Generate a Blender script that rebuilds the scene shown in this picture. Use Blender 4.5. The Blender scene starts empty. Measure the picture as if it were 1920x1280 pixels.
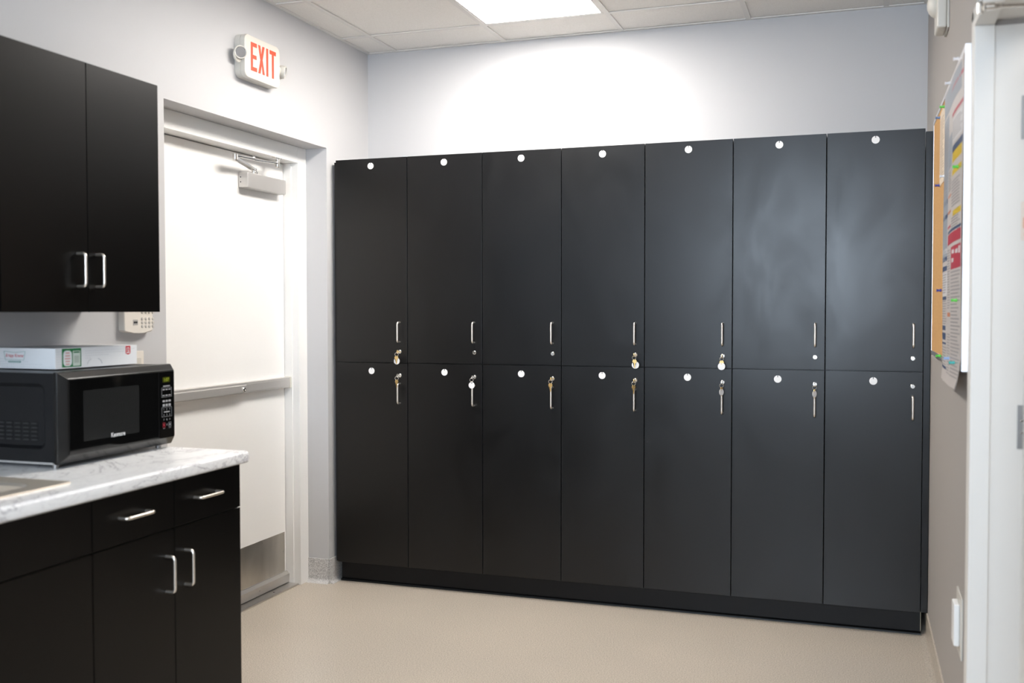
import bpy, bmesh, math, random
from mathutils import Vector, Matrix
random.seed(4)
SC = bpy.context.scene
COL = SC.collection
PI = math.pi

# ------------------------------------------------------------------ materials
MATS = {}
def nodes_of(name):
    m = bpy.data.materials.new(name); m.use_nodes = True
    nt = m.node_tree; b = nt.nodes['Principled BSDF']
    MATS[name] = m
    return m, nt, b
def mat(name, col, rough=.5, metal=0., spec=.5, emit=None, estr=0., bump=None, coat=0.):
    m, nt, b = nodes_of(name)
    b.inputs['Base Color'].default_value = (*col, 1)
    b.inputs['Roughness'].default_value = rough
    b.inputs['Metallic'].default_value = metal
    b.inputs['Specular IOR Level'].default_value = spec
    b.inputs['Coat Weight'].default_value = coat
    if emit:
        b.inputs['Emission Color'].default_value = (*emit, 1)
        b.inputs['Emission Strength'].default_value = estr
    if bump:
        sc, st, dist = bump
        tc = nt.nodes.new('ShaderNodeTexCoord'); n = nt.nodes.new('ShaderNodeTexNoise')
        n.inputs['Scale'].default_value = sc; n.inputs['Detail'].default_value = 3
        bp = nt.nodes.new('ShaderNodeBump'); bp.inputs['Strength'].default_value = st; bp.inputs['Distance'].default_value = dist
        nt.links.new(tc.outputs['Object'], n.inputs['Vector']); nt.links.new(n.outputs['Fac'], bp.inputs['Height'])
        nt.links.new(bp.outputs['Normal'], b.inputs['Normal'])
    return m
def ramp(nt, stops):
    r = nt.nodes.new('ShaderNodeValToRGB'); e = r.color_ramp.elements
    while len(e) < len(stops): e.new(.5)
    for el, (p, c) in zip(e, stops):
        el.position = p; el.color = (*c, 1) if len(c) == 3 else c
    return r
def noise(nt, scale, detail=3, dist=0., rough=.5, vec=None):
    n = nt.nodes.new('ShaderNodeTexNoise'); n.inputs['Scale'].default_value = scale
    n.inputs['Detail'].default_value = detail; n.inputs['Distortion'].default_value = dist; n.inputs['Roughness'].default_value = rough
    if vec is not None: nt.links.new(vec, n.inputs['Vector'])
    return n
def coords(nt, scale=None, loc=None, rot=None):
    tc = nt.nodes.new('ShaderNodeTexCoord'); o = tc.outputs['Object']
    if scale or loc or rot:
        mp = nt.nodes.new('ShaderNodeMapping')
        if scale: mp.inputs['Scale'].default_value = scale
        if loc: mp.inputs['Location'].default_value = loc
        if rot: mp.inputs['Rotation'].default_value = rot
        nt.links.new(o, mp.inputs['Vector']); o = mp.outputs['Vector']
    return o

WALLR = mat('shaded_wall_paint', (.385, .358, .335), .55, spec=.3, bump=(350, .06, .002))  # darker, warmer copy of the wall paint: right wall's shade put into the colour
WALL = mat('wall_paint', (.55, .546, .553), .55, spec=.35, bump=(350, .06, .002))
TRIMW = mat('white_frame_paint', (.86, .855, .84), .35, spec=.5, bump=(60, .03, .002))
DOORW = mat('white_door_paint', (.87, .86, .845), .4, spec=.45, bump=(120, .03, .002))
JAMBW = mat('cream_jamb_paint', (.80, .775, .735), .4, spec=.45)
PLASTW = mat('white_plastic', (.66, .63, .57), .35, spec=.5)
KEYPADW = mat('ivory_plastic', (.80, .75, .68), .4)
GREYBTN = mat('grey_button', (.55, .52, .48), .5)
DARKP = mat('dark_plastic', (.02, .02, .02), .5)
def black_laminate(name, base, r0, r1, smudge, spec=.5):
    m, nt, b = nodes_of(name)
    b.inputs['Base Color'].default_value = (*base, 1)
    b.inputs['Specular IOR Level'].default_value = spec
    v = coords(nt, scale=(2.6, 2.6, 1.5))
    oi = nt.nodes.new('ShaderNodeObjectInfo'); ad = nt.nodes.new('ShaderNodeVectorMath'); ad.operation = 'ADD'
    ml = nt.nodes.new('ShaderNodeMath'); ml.operation = 'MULTIPLY'; ml.inputs[1].default_value = 37.
    nt.links.new(oi.outputs['Random'], ml.inputs[0]); nt.links.new(v, ad.inputs[0]); nt.links.new(ml.outputs[0], ad.inputs[1])
    n1 = noise(nt, 1.5, 4, 1.3, .5, ad.outputs[0])
    r = nt.nodes.new('ShaderNodeMapRange'); r.inputs['From Min'].default_value = .3; r.inputs['From Max'].default_value = .72
    r.inputs['To Min'].default_value = r0; r.inputs['To Max'].default_value = r1
    nt.links.new(n1.outputs['Fac'], r.inputs['Value']); nt.links.new(r.outputs['Result'], b.inputs['Roughness'])
    v2 = coords(nt)
    n2 = noise(nt, 420, 2, 0, .5, v2)
    bp = nt.nodes.new('ShaderNodeBump'); bp.inputs['Strength'].default_value = .03; bp.inputs['Distance'].default_value = .001
    nt.links.new(n2.outputs['Fac'], bp.inputs['Height']); nt.links.new(bp.outputs['Normal'], b.inputs['Normal'])
    return m
LOCK = black_laminate('locker_black_laminate', (.0022, .0019, .0020), .285, .365, 1, .44)
CABB = black_laminate('cabinet_black_laminate', (.0010, .0008, .0007), .33, .33, 0, .23)
TOEB = mat('toe_kick_black', (.0035, .0035, .004), .42, spec=.25)
STEEL = mat('satin_nickel', (.84, .78, .71), .34, 1.)
CHROME = mat('bright_metal', (.80, .78, .75), .18, 1.)
ALU = mat('satin_aluminium', (.66, .64, .62), .38, 1.)
SILVP = mat('silver_painted_metal', (.60, .58, .56), .38, .55)
BRASS = mat('brass_key_metal', (.82, .58, .24), .42, .65)
FOB = mat('white_fob', (.88, .87, .86), .4)
HINGE = mat('hinge_steel', (.38, .37, .36), .38, 1.)
RAWWOOD = mat('raw_board_edge', (.70, .62, .45), .7)
RED = mat('sign_red', (.72, .05, .02), .4, emit=(1., .10, .02), estr=.12)
LENS = mat('lamp_lens', (.75, .75, .77), .12, .8)
CORK = None
def make_brushed():
    m, nt, b = nodes_of('brushed_stainless')
    b.inputs['Metallic'].default_value = 1
    v = coords(nt, scale=(4, 3.2, 1.2))
    n = noise(nt, 2.2, 3, .4, .5, v)
    r = ramp(nt, [(.3, (.45, .42, .38)), (.7, (.66, .63, .58))])
    nt.links.new(n.outputs['Fac'], r.inputs['Fac']); nt.links.new(r.outputs['Color'], b.inputs['Base Color'])
    v2 = coords(nt, scale=(1, 2, 260)); n2 = noise(nt, 6, 2, 0, .5, v2)
    mr = nt.nodes.new('ShaderNodeMapRange'); mr.inputs['To Min'].default_value = .26; mr.inputs['To Max'].default_value = .42
    nt.links.new(n2.outputs['Fac'], mr.inputs['Value']); nt.links.new(mr.outputs['Result'], b.inputs['Roughness'])
    return m
BRUSHED = make_brushed()
SINKM = mat('sink_stainless', (.78, .71, .61), .45, .85)
def make_floor(name, cols, scale, rough):
    m, nt, b = nodes_of(name)
    v = coords(nt)
    n = noise(nt, scale, 2, 0, .6, v)
    r = ramp(nt, [(.30, cols[0]), (.43, cols[1]), (.56, cols[2]), (.70, cols[3])])
    nt.links.new(n.outputs['Fac'], r.inputs['Fac'])
    n2 = noise(nt, 1.3, 4, .3, .5, v)
    r2 = ramp(nt, [(.3, (.93, .93, .93)), (.7, (1.04, 1.03, 1.02))])
    nt.links.new(n2.outputs['Fac'], r2.inputs['Fac'])
    mx = nt.nodes.new('ShaderNodeMix'); mx.data_type = 'RGBA'; mx.blend_type = 'MULTIPLY'; mx.inputs['Factor'].default_value = 1
    nt.links.new(r.outputs['Color'], mx.inputs[6]); nt.links.new(r2.outputs['Color'], mx.inputs[7])
    nt.links.new(mx.outputs[2], b.inputs['Base Color'])
    b.inputs['Roughness'].default_value = rough; b.inputs['Specular IOR Level'].default_value = .4
    bp = nt.nodes.new('ShaderNodeBump'); bp.inputs['Strength'].default_value = .12; bp.inputs['Distance'].default_value = .001
    nt.links.new(n.outputs['Fac'], bp.inputs['Height']); nt.links.new(bp.outputs['Normal'], b.inputs['Normal'])
    return m
FLOOR = make_floor('speckled_floor', [(.215, .185, .145), (.455, .396, .330), (.545, .483, .408), (.70, .63, .55)], 230, .31)
COVE = make_floor('cool_lit_speckled_cove', [(.20, .195, .195), (.50, .49, .485), (.62, .61, .605), (.84, .83, .82)], 260, .42)  # floor speckle greyed and brightened: cooler light on the upright cove painted in
def make_marble():
    m, nt, b = nodes_of('marble_laminate')
    v = coords(nt, scale=(1., .55, 1.), rot=(0, 0, .5))
    n = noise(nt, 3.4, 8, 2.4, .62, v)
    r = ramp(nt, [(.40, (.95, .94, .93)), (.485, (.93, .92, .91)), (.50, (.55, .53, .54)), (.515, (.93, .92, .91)), (.62, (.95, .94, .93))])
    nt.links.new(n.outputs['Fac'], r.inputs['Fac'])
    n2 = noise(nt, 9, 7, 3.2, .6, v)
    r2 = ramp(nt, [(.46, (1, 1, 1)), (.50, (.88, .87, .88)), (.53, (1, 1, 1))])
    nt.links.new(n2.outputs['Fac'], r2.inputs['Fac'])
    mx = nt.nodes.new('ShaderNodeMix'); mx.data_type = 'RGBA'; mx.blend_type = 'MULTIPLY'; mx.inputs['Factor'].default_value = .8
    nt.links.new(r.outputs['Color'], mx.inputs[6]); nt.links.new(r2.outputs['Color'], mx.inputs[7])
    nt.links.new(mx.outputs[2], b.inputs['Base Color'])
    b.inputs['Roughness'].default_value = .3
    return m
MARBLE = make_marble()
def make_tile():
    m, nt, b = nodes_of('ceiling_tile')
    v = coords(nt); n = noise(nt, 160, 3, 0, .7, v)
    r = ramp(nt, [(.3, (.82, .79, .745)), (.55, (.89, .86, .82))])
    nt.links.new(n.outputs['Fac'], r.inputs['Fac']); nt.links.new(r.outputs['Color'], b.inputs['Base Color'])
    b.inputs['Roughness'].default_value = .9
    bp = nt.nodes.new('ShaderNodeBump'); bp.inputs['Strength'].default_value = .15; bp.inputs['Distance'].default_value = .002
    nt.links.new(n.outputs['Fac'], bp.inputs['Height']); nt.links.new(bp.outputs['Normal'], b.inputs['Normal'])
    return m
TILE = make_tile()
TBAR = mat('ceiling_grid_white', (.80, .77, .735), .45)
DIFF = mat('light_diffuser', (.9, .9, .9), .5, emit=(1., .955, .90), estr=9.5)
DIFF2 = mat('corridor_light_diffuser', (.9, .9, .9), .5, emit=(1., .93, .85), estr=2.4)
def make_cork():
    m, nt, b = nodes_of('cork')
    v = coords(nt); n = noise(nt, 260, 4, 0, .7, v)
    r = ramp(nt, [(.3, (.38, .20, .075)), (.6, (.60, .35, .14))])
    nt.links.new(n.outputs['Fac'], r.inputs['Fac']); nt.links.new(r.outputs['Color'], b.inputs['Base Color'])
    b.inputs['Roughness'].default_value = .9
    return m
CORK = make_cork()
MWB = mat('microwave_black_metal', (.007, .007, .008), .40, spec=.38, bump=(600, .08, .001))
MWGLOSS = mat('microwave_gloss_plastic', (.006, .0055, .005), .18, spec=.45)
MWGLASS = mat('microwave_door_glass', (.003, .003, .003), .06, spec=.45)
MWWIN = mat('microwave_window_mesh', (.016, .0165, .0165), .22, spec=.4)
MWPRINT = mat('microwave_grey_print', (.33, .33, .34), .5)
MWRED = mat('microwave_red_print', (.45, .03, .05), .5)
MWDISP = mat('microwave_display', (.012, .013, .003), .2, emit=(.35, .40, .02), estr=.03)
MWDIG = mat('microwave_digits', (.05, .06, .01), .4, emit=(.45, .55, .03), estr=.14)
LOGOW = mat('white_logo_print', (.80, .80, .80), .4)
CARD = mat('white_card', (.90, .90, .90), .55)
CARDD = mat('grey_dot_print', (.45, .46, .48), .6)
GREEN = mat('green_print', (.015, .20, .06), .5)
GREENL = mat('dark_green_print', (.10, .30, .24), .5)
REDP = mat('red_print', (.62, .02, .035), .5)
PINK = mat('pale_pink_print', (.78, .45, .42), .5)
PALEG = mat('pale_green_print', (.66, .74, .66), .5)
PAPER = mat('paper_warm_grey', (.60, .55, .52), .35)
PAPERT = mat('paper_tan', (.72, .60, .47), .6)
PAPERL = mat('paper_light', (.68, .66, .66), .35)
PBLUE = mat('poster_grey_blue', (.33, .355, .39), .35)
PNAVY = mat('poster_navy', (.05, .08, .16), .35)
PRED = mat('poster_red', (.50, .035, .06), .35)
PYEL = mat('poster_yellow', (.68, .47, .02), .35)
PORG = mat('poster_orange', (.62, .22, .10), .35)
PTEXT = mat('poster_text_grey', (.33, .31, .31), .4)
PTEXTB = mat('paper_brown_text', (.42, .33, .25), .6)
PINS = {'white': mat('pin_white', (.85, .84, .86), .3), 'green': mat('pin_green', (.10, .62, .06), .3),
        'steel blue': mat('pin_steel_blue', (.13, .22, .42), .3), 'dark blue': mat('pin_dark_blue', (.03, .03, .28), .3),
        'pale blue': mat('pin_pale_blue', (.30, .45, .75), .3), 'teal': mat('pin_teal', (.05, .48, .45), .3)}
GLASSM = None
def make_glass():
    m = bpy.data.materials.new('window_glass'); m.use_nodes = True; nt = m.node_tree
    nt.nodes.remove(nt.nodes['Principled BSDF']); o = nt.nodes['Material Output']
    t = nt.nodes.new('ShaderNodeBsdfTransparent'); g = nt.nodes.new('ShaderNodeBsdfGlossy'); g.inputs['Roughness'].default_value = .02
    mx = nt.nodes.new('ShaderNodeMixShader'); mx.inputs['Fac'].default_value = .06
    nt.links.new(t.outputs[0], mx.inputs[1]); nt.links.new(g.outputs[0], mx.inputs[2]); nt.links.new(mx.outputs[0], o.inputs['Surface'])
    return m
GLASSM = make_glass()

# ------------------------------------------------------------------ geometry helpers
def box(bm, x0, x1, y0, y1, z0, z1, bev=0., seg=2, mi=0):
    if x0 > x1: x0, x1 = x1, x0
    if y0 > y1: y0, y1 = y1, y0
    if z0 > z1: z0, z1 = z1, z0
    vs = [bm.verts.new((x, y, z)) for x in (x0, x1) for y in (y0, y1) for z in (z0, z1)]
    F = [(0, 1, 3, 2), (4, 6, 7, 5), (0, 4, 5, 1), (2, 3, 7, 6), (0, 2, 6, 4), (1, 5, 7, 3)]
    fs = [bm.faces.new([vs[i] for i in f]) for f in F]
    for f in fs: f.material_index = mi
    if bev > 0:
        es = list({e for f in fs for e in f.edges})
        r = bmesh.ops.bevel(bm, geom=es, offset=bev, segments=seg, profile=.5, affect='EDGES')
        for f in r['faces']: f.material_index = mi
def frame_for(d):
    d = d.normalized(); a = Vector((0, 0, 1)) if abs(d.z) < .9 else Vector((1, 0, 0))
    u = d.cross(a).normalized(); return u, d.cross(u).normalized()
def cyl(bm, p0, p1, r0, r1=None, n=24, mi=0, caps=True):
    p0, p1 = Vector(p0), Vector(p1); r1 = r0 if r1 is None else r1
    u, v = frame_for(p1 - p0)
    a = [bm.verts.new(p0 + (u*math.cos(t) + v*math.sin(t))*r0) for t in [2*PI*i/n for i in range(n)]]
    b = [bm.verts.new(p1 + (u*math.cos(t) + v*math.sin(t))*r1) for t in [2*PI*i/n for i in range(n)]]
    for i in range(n):
        f = bm.faces.new((a[i], a[(i+1) % n], b[(i+1) % n], b[i])); f.material_index = mi
    if caps:
        f = bm.faces.new(a[::-1]); f.material_index = mi
        f = bm.faces.new(b); f.material_index = mi
def lathe(bm, p0, d, prof, n=24, mi=0):
    """prof: list of (distance along d, radius)"""
    p0 = Vector(p0); d = Vector(d).normalized(); u, v = frame_for(d); rings = []
    for s, r in prof:
        if r <= 1e-6: rings.append([bm.verts.new(p0 + d*s)])
        else: rings.append([bm.verts.new(p0 + d*s + (u*math.cos(2*PI*i/n) + v*math.sin(2*PI*i/n))*r) for i in range(n)])
    for a, b in zip(rings, rings[1:]):
        for i in range(n):
            j = (i+1) % n
            if len(a) == 1 and len(b) == 1: break
            if len(a) == 1: f = bm.faces.new((a[0], b[j], b[i]))
            elif len(b) == 1: f = bm.faces.new((a[i], a[j], b[0]))
            else: f = bm.faces.new((a[i], a[j], b[j], b[i]))
            f.material_index = mi
    for ring, rev in ((rings[0], True), (rings[-1], False)):
        if len(ring) > 1:
            f = bm.faces.new(ring[::-1] if rev else ring); f.material_index = mi
def tube(bm, pts, r, n=12, closed=False, mi=0):
    pts = [Vector(p) for p in pts]; N = len(pts); rings = []
    t0 = (pts[1] - pts[0]); u, v = frame_for(t0)
    for i in range(N):
        if closed: t = (pts[(i+1) % N] - pts[i-1]).normalized()
        elif i == 0: t = (pts[1] - pts[0]).normalized()
        elif i == N-1: t = (pts[-1] - pts[-2]).normalized()
        else: t = ((pts[i+1] - pts[i]).normalized() + (pts[i] - pts[i-1]).normalized()).normalized()
        u = (u - t*u.dot(t)).normalized(); v = t.cross(u)
        rings.append([bm.verts.new(pts[i] + (u*math.cos(2*PI*k/n) + v*math.sin(2*PI*k/n))*r) for k in range(n)])
    R = list(zip(rings, rings[1:])) + ([(rings[-1], rings[0])] if closed else [])
    for a, b in R:
        for k in range(n):
            f = bm.faces.new((a[k], a[(k+1) % n], b[(k+1) % n], b[k])); f.material_index = mi
    if not closed:
        bm.faces.new(rings[0][::-1]).material_index = mi; bm.faces.new(rings[-1]).material_index = mi
def prism(bm, pts, depth, M=None, mi=0):
    """2D polygon (x,y) extruded along +z by depth, placed by matrix M"""
    M = M or Matrix()
    a = [bm.verts.new(M @ Vector((x, y, 0))) for x, y in pts]; b = [bm.verts.new(M @ Vector((x, y, depth))) for x, y in pts]
    n = len(pts)
    bm.faces.new(a[::-1]).material_index = mi; bm.faces.new(b).material_index = mi
    for i in range(n): bm.faces.new((a[i], a[(i+1) % n], b[(i+1) % n], b[i])).material_index = mi
def axes(o, xr, yu):
    """matrix with local x -> xr, y -> yu, z -> out of the face"""
    x = Vector(xr).normalized(); y = Vector(yu).normalized(); z = x.cross(y)
    M = Matrix.Identity(4)
    for i in range(3): M[i][0], M[i][1], M[i][2], M[i][3] = x[i], y[i], z[i], o[i]
    return M
def rrect(w, h, r, n=6, cx=0., cy=0.):
    P = []
    for sx, sy, a0 in ((1, 1, 0), (-1, 1, 90), (-1, -1, 180), (1, -1, 270)):
        for k in range(n+1):
            a = math.radians(a0 + 90*k/n); P.append((cx + sx*(w/2-r) + r*math.cos(a), cy + sy*(h/2-r) + r*math.sin(a)))
    return P
def text_bm(bm, s, height, M, thick=.0004, mi=0, width=None, shear=0., bold=0.):
    cu = bpy.data.curves.new('t', 'FONT'); cu.body = s; cu.size = 1; cu.align_x = 'CENTER'; cu.align_y = 'CENTER'; cu.shear = shear; cu.offset = bold
    o = bpy.data.objects.new('t', cu); COL.objects.link(o)
    dg = bpy.context.evaluated_depsgraph_get(); me = bpy.data.meshes.new_from_object(o.evaluated_get(dg))
    xs = [v.co.x for v in me.vertices]; ys = [v.co.y for v in me.vertices]
    sy = height/(max(ys)-min(ys)); sx = sy if width is None else width/(max(xs)-min(xs))
    cx, cy = (max(xs)+min(xs))/2, (max(ys)+min(ys))/2
    t = bmesh.new(); t.from_mesh(me); r = bmesh.ops.extrude_face_region(t, geom=t.faces[:])
    for v in t.verts: v.co = Vector(((v.co.x-cx)*sx, (v.co.y-cy)*sy, 0))
    for g in r['geom']:
        if isinstance(g, bmesh.types.BMVert): g.co.z = thick
    t.verts.index_update(); mp = {}
    for v in t.verts: mp[v.index] = bm.verts.new(M @ v.co)
    for f in t.faces:
        try: bm.faces.new([mp[v.index] for v in f.verts]).material_index = mi
        except ValueError: pass
    t.free(); bpy.data.objects.remove(o); bpy.data.curves.remove(cu); bpy.data.meshes.remove(me)

def obj(name, bm, mats, parent=None, smooth=35, label=None, local=False):
    if parent is not None and not local:
        off = Vector(parent.location); q = parent.parent
        while q is not None: off += Vector(q.location); q = q.parent
        bmesh.ops.translate(bm, verts=bm.verts[:], vec=-off)
    bmesh.ops.recalc_face_normals(bm, faces=bm.faces[:])
    me = bpy.data.meshes.new(name); bm.to_mesh(me); bm.free()
    for m in (mats if isinstance(mats, (list, tuple)) else [mats]): me.materials.append(m)
    if smooth:
        me.polygons.foreach_set('use_smooth', [True]*len(me.polygons)); me.set_sharp_from_angle(angle=math.radians(smooth))
    o = bpy.data.objects.new(name, me); COL.objects.link(o)
    if smooth:
        wn = o.modifiers.new('weighted_normals', 'WEIGHTED_NORMAL'); wn.keep_sharp = True; wn.weight = 100
    if parent is not None: o.parent = parent
    if label: o['label'] = label
    return o
def tag(o, label, cat, group=None, kind=None):
    o['label'] = label; o['category'] = cat
    if group: o['group'] = group
    if kind: o['kind'] = kind
    return o
def thing(name, label, cat, loc=(0, 0, 0), rz=0., group=None, kind=None):
    o = bpy.data.objects.new(name, None); o.empty_display_size = .05; COL.objects.link(o)
    o.location = loc; o.rotation_euler = (0, 0, rz)
    return tag(o, label, cat, group, kind)
def dup(root, loc, label):
    def rec(o, par):
        c = o.copy(); COL.objects.link(c)
        if par is not None: c.parent = par
        for ch in list(o.children): rec(ch, c)
        return c
    r = rec(root, None); r.location = loc; r['label'] = label
    return r
B = bmesh.new

# ------------------------------------------------------------------ dimensions
ZC = 2.7356; XR = 2.786; YB = -6.6
RY0, RY1, RZ = -1.70, -.453, 2.17          # recess of the exit door in the left wall
DY0, DY1, DZ = -2.93, -2.03, 2.104         # opening of the right doorway

# ------------------------------------------------------------------ room shell
bm = B(); box(bm, -.6, 4.5, YB-.2, .2, -.1, 0)
f = tag(obj('floor', bm, FLOOR, smooth=0), 'beige speckled sheet floor with a soft sheen', 'floor', kind='structure')
bm = B(); box(bm, -.3, 4.5, 0, .15, 0, ZC+.1)
tag(obj('wall_back', bm, WALL, smooth=0), 'pale blue-grey painted wall rising above the lockers', 'wall', kind='structure')
bm = B()
box(bm, -.30, 0, YB, RY0, 0, ZC+.1); box(bm, -.30, 0, RY1, 0, 0, ZC+.1); box(bm, -.30, 0, RY0, RY1, RZ, ZC+.1)
tag(obj('wall_left', bm, WALL, smooth=0), 'pale painted wall with the recessed white exit door', 'wall', kind='structure')
bm = B(); WX = XR+.15
box(bm, XR, WX, DY1+.02, 0, 0, ZC+.1); box(bm, XR, WX, YB, DY0-.02, 0, ZC+.1); box(bm, XR, WX, DY0-.02, DY1+.02, DZ+.02, ZC+.1)
tag(obj('wall_right', bm, WALLR, smooth=0), 'painted wall behind the cork board, shade put into its colour', 'wall', kind='structure')
WN = (1.30, 2.70, 1.05, 2.66)
bm = B()
box(bm, -.3, WN[0], YB-.15, YB, 0, ZC+.1); box(bm, WN[1], 4.5, YB-.15, YB, 0, ZC+.1)
box(bm, WN[0], WN[1], YB-.15, YB, 0, WN[2]); box(bm, WN[0], WN[1], YB-.15, YB, WN[3], ZC+.1)
tag(obj('wall_rear', bm, WALL, smooth=0), 'painted wall with a window behind the viewer', 'wall', kind='structure')
bm = B(); box(bm, 4.35, 4.5, YB, 0, 0, ZC+.1)
tag(obj('wall_corridor', bm, WALL, smooth=0), 'painted wall of the corridor beyond the right doorway', 'wall', kind='structure')
t = thing('window_1', 'daylight window in the rear wall', 'window', ((WN[0]+WN[1])/2, YB-.07, WN[2]), kind='structure')
bm = B(); xa, xb, za, zb = WN
for x0, x1, z0, z1 in ((xa, xa+.05, za, zb), (xb-.05, xb, za, zb), (xa+.05, xb-.05, za, za+.05), (xa+.05, xb-.05, zb-.05, zb), ((xa+xb)/2-.02, (xa+xb)/2+.02, za+.05, zb-.05)):
    box(bm, x0, x1, YB-.11, YB-.03, z0, z1, .004)
obj('window_frame', bm, TRIMW, t)
bm = B(); box(bm, xa+.05, (xa+xb)/2-.02, YB-.075, YB-.07, za+.05, zb-.05); box(bm, (xa+xb)/2+.02, xb-.05, YB-.075, YB-.07, za+.05, zb-.05)
obj('window_pane', bm, GLASSM, t, smooth=0)

# ceiling: tiles in a grid of tee bars
gxs = [0.] + [.170+.6096*k for k in range(5)] + [XR]
gys = [0.] + [-.317-.6096*k for k in range(11)] + [YB]
LIGHTS = [(2, 1)]            # column, first row (two rows each)
holes = {(c, r+k) for c, r in LIGHTS for k in (0, 1)}
bm = B()
for i in range(len(gxs)-1):
    for j in range(len(gys)-1):
        if (i, j) in holes: continue
        x0, x1, y1, y0 = gxs[i], gxs[i+1], gys[j], gys[j+1]
        if i+1 == len(gxs)-1: x1 -= .003
        box(bm, x0+.004, x1-.004, y0+.004, y1-.004, ZC+.006, ZC+.02, 0)
box(bm, -.3, 4.5, YB-.15, .15, ZC+.09, ZC+.15)
box(bm, WX, 4.35, YB, 0, ZC+.032, ZC+.06)
cl = tag(obj('ceiling', bm, TILE, smooth=0), 'suspended ceiling of beige-lit tiles', 'ceiling', kind='structure')
bm = B()
for x in gxs[1:-1]: box(bm, x-.012, x+.012, YB, 0, ZC, ZC+.0045)
box(bm, 0, .020, YB, 0, ZC, ZC+.0045); box(bm, XR-.020, XR, YB, 0, ZC, ZC+.0045)
box(bm, .02, XR-.02, -.020, 0, ZC-.0003, ZC+.0045)
for y in gys[1:-1]:
    for i in range(len(gxs)-1):
        if any(c == i and abs(y-gys[r+1]) < 1e-6 for c, r in LIGHTS): continue
        box(bm, gxs[i]+.012, gxs[i+1]-.012, y-.012, y+.012, ZC+.0002, ZC+.0045)
obj('ceiling_grid', bm, TBAR, cl, smooth=0)

# ceiling lights
def ceiling_light():
    c, r = LIGHTS[0]; x0, x1, y1, y0 = gxs[c], gxs[c+1], gys[r], gys[r+2]
    t = thing('ceiling_light', 'bright flat ceiling light panel set in the grid above the lockers', 'ceiling light', ((x0+x1)/2, (y0+y1)/2, ZC))
    bm = B(); g = .012
    box(bm, x0+g, x1-g, y0+g, y0+.024, ZC+.001, ZC+.03); box(bm, x0+g, x1-g, y1-.024, y1-g, ZC+.001, ZC+.03)
    box(bm, x0+g, x0+.024, y0+.024, y1-.024, ZC+.001, ZC+.03); box(bm, x1-.024, x1-g, y0+.024, y1-.024, ZC+.001, ZC+.03)
    obj('frame', bm, TBAR, t, smooth=0)
    bm = B(); box(bm, x0+.024, x1-.024, y0+.024, y1-.024, ZC+.004, ZC+.010)
    obj('diffuser', bm, DIFF, t, smooth=0, label='glowing white diffuser')
    return t
cl0 = ceiling_light()
cl1 = dup(cl0, (3.55, -3.15, ZC-.001), 'ceiling light panel in the corridor beyond the right doorway')
for ch in cl1.children:
    if ch.name.startswith('diffuser'): ch.data = ch.data.copy(); ch.data.materials[0] = DIFF2

# cove bases
def cove(path_from, path_to, out, h=.121, t=.006, rr=.022):
    """vertical flash cove: profile swept from path_from to path_to; out = unit vector into the room"""
    a, b, o = Vector(path_from), Vector(path_to), Vector(out)
    prof = [(0, 0), (0, h), (t, h)] + [(t + rr - rr*math.cos(math.radians(q)), rr - rr*math.sin(math.radians(q))+.0008) for q in range(0, 91, 15)] + [(t+rr, 0)]
    bm = B(); A = [bm.verts.new(a + o*p + Vector((0, 0, z))) for p, z in prof]; Bv = [bm.verts.new(b + o*p + Vector((0, 0, z))) for p, z in prof]
    n = len(prof)
    for i in range(n): bm.faces.new((A[i], A[(i+1) % n], Bv[(i+1) % n], Bv[i]))
    bm.faces.new(A[::-1]); bm.faces.new(Bv); return bm
tag(obj('baseboard_right', cove((XR, 0, 0), (XR, -1.955, 0), (-1, 0, 0), .10), FLOOR), 'speckled cove base along the right wall', 'baseboard', kind='structure')
bm = cove((0, 0, 0), (0, RY1-.006, 0), (1, 0, 0))
tag(obj('baseboard_left', bm, COVE), 'short speckled cove base on the left wall beside the lockers, greyed for cool light', 'baseboard', kind='structure')
bm = cove((-.116, RY1, 0), (.003, RY1, 0), (0, -1, 0))
tag(obj('baseboard_recess', bm, COVE), 'speckled cove base on the return beside the exit door frame, greyed for cool light', 'baseboard', kind='structure')

# ------------------------------------------------------------------ exit door (left wall)
FX, DXF = -.115, -.195        # frame face, door face
LY0, LY1 = -1.600, -.530      # clear opening
DT = 2.0875
bm = B()
box(bm, -.262, FX, LY1, RY1, 0, RZ, .003); box(bm, -.262, FX, RY0, LY0, 0, RZ, .003)
box(bm, -.262, FX, LY0, LY1, 2.092, RZ, .003)
box(bm, -.262, DXF-.052, LY0, LY1, 2.06, 2.094, .002); box(bm, -.268, -.262, RY0, RY1, 0, RZ)  # head stop and unseen backing sheet, added to block sky light leaking past the door
box(bm, -.262, FX-.038, LY1-.006, LY1+.02, 0, 2.092, .002); box(bm, -.262, FX-.038, LY0-.02, LY0+.006, 0, 2.092, .002)
tag(obj('trim_1', bm, TRIMW), 'white metal frame around the recessed exit door', 'door frame', kind='structure')
d1 = thing('door_1', 'white exit door with push bar, closer and steel kick plate', 'door', (DXF, (LY0+LY1)/2, 0), kind='structure')
bm = B(); box(bm, DXF-.045, DXF, LY0+.009, LY1-.009, .012, DT, .002)
obj('door_leaf', bm, DOORW, d1)
bm = B(); box(bm, DXF, DXF+.0015, LY0+.035, LY1-.022, .070, .266)
for y in (-.552-.012, -.75, -1.0, -1.25, -1.5):
    for z in (.255, .17) if y > -.6 else (.255,): lathe(bm, (DXF+.001, y, z), (1, 0, 0), [(0, .005), (.0015, .0045), (.002, 0)], 12)
obj('kick_plate', bm, BRUSHED, d1, label='brushed steel kick plate')
bm = B()
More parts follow.
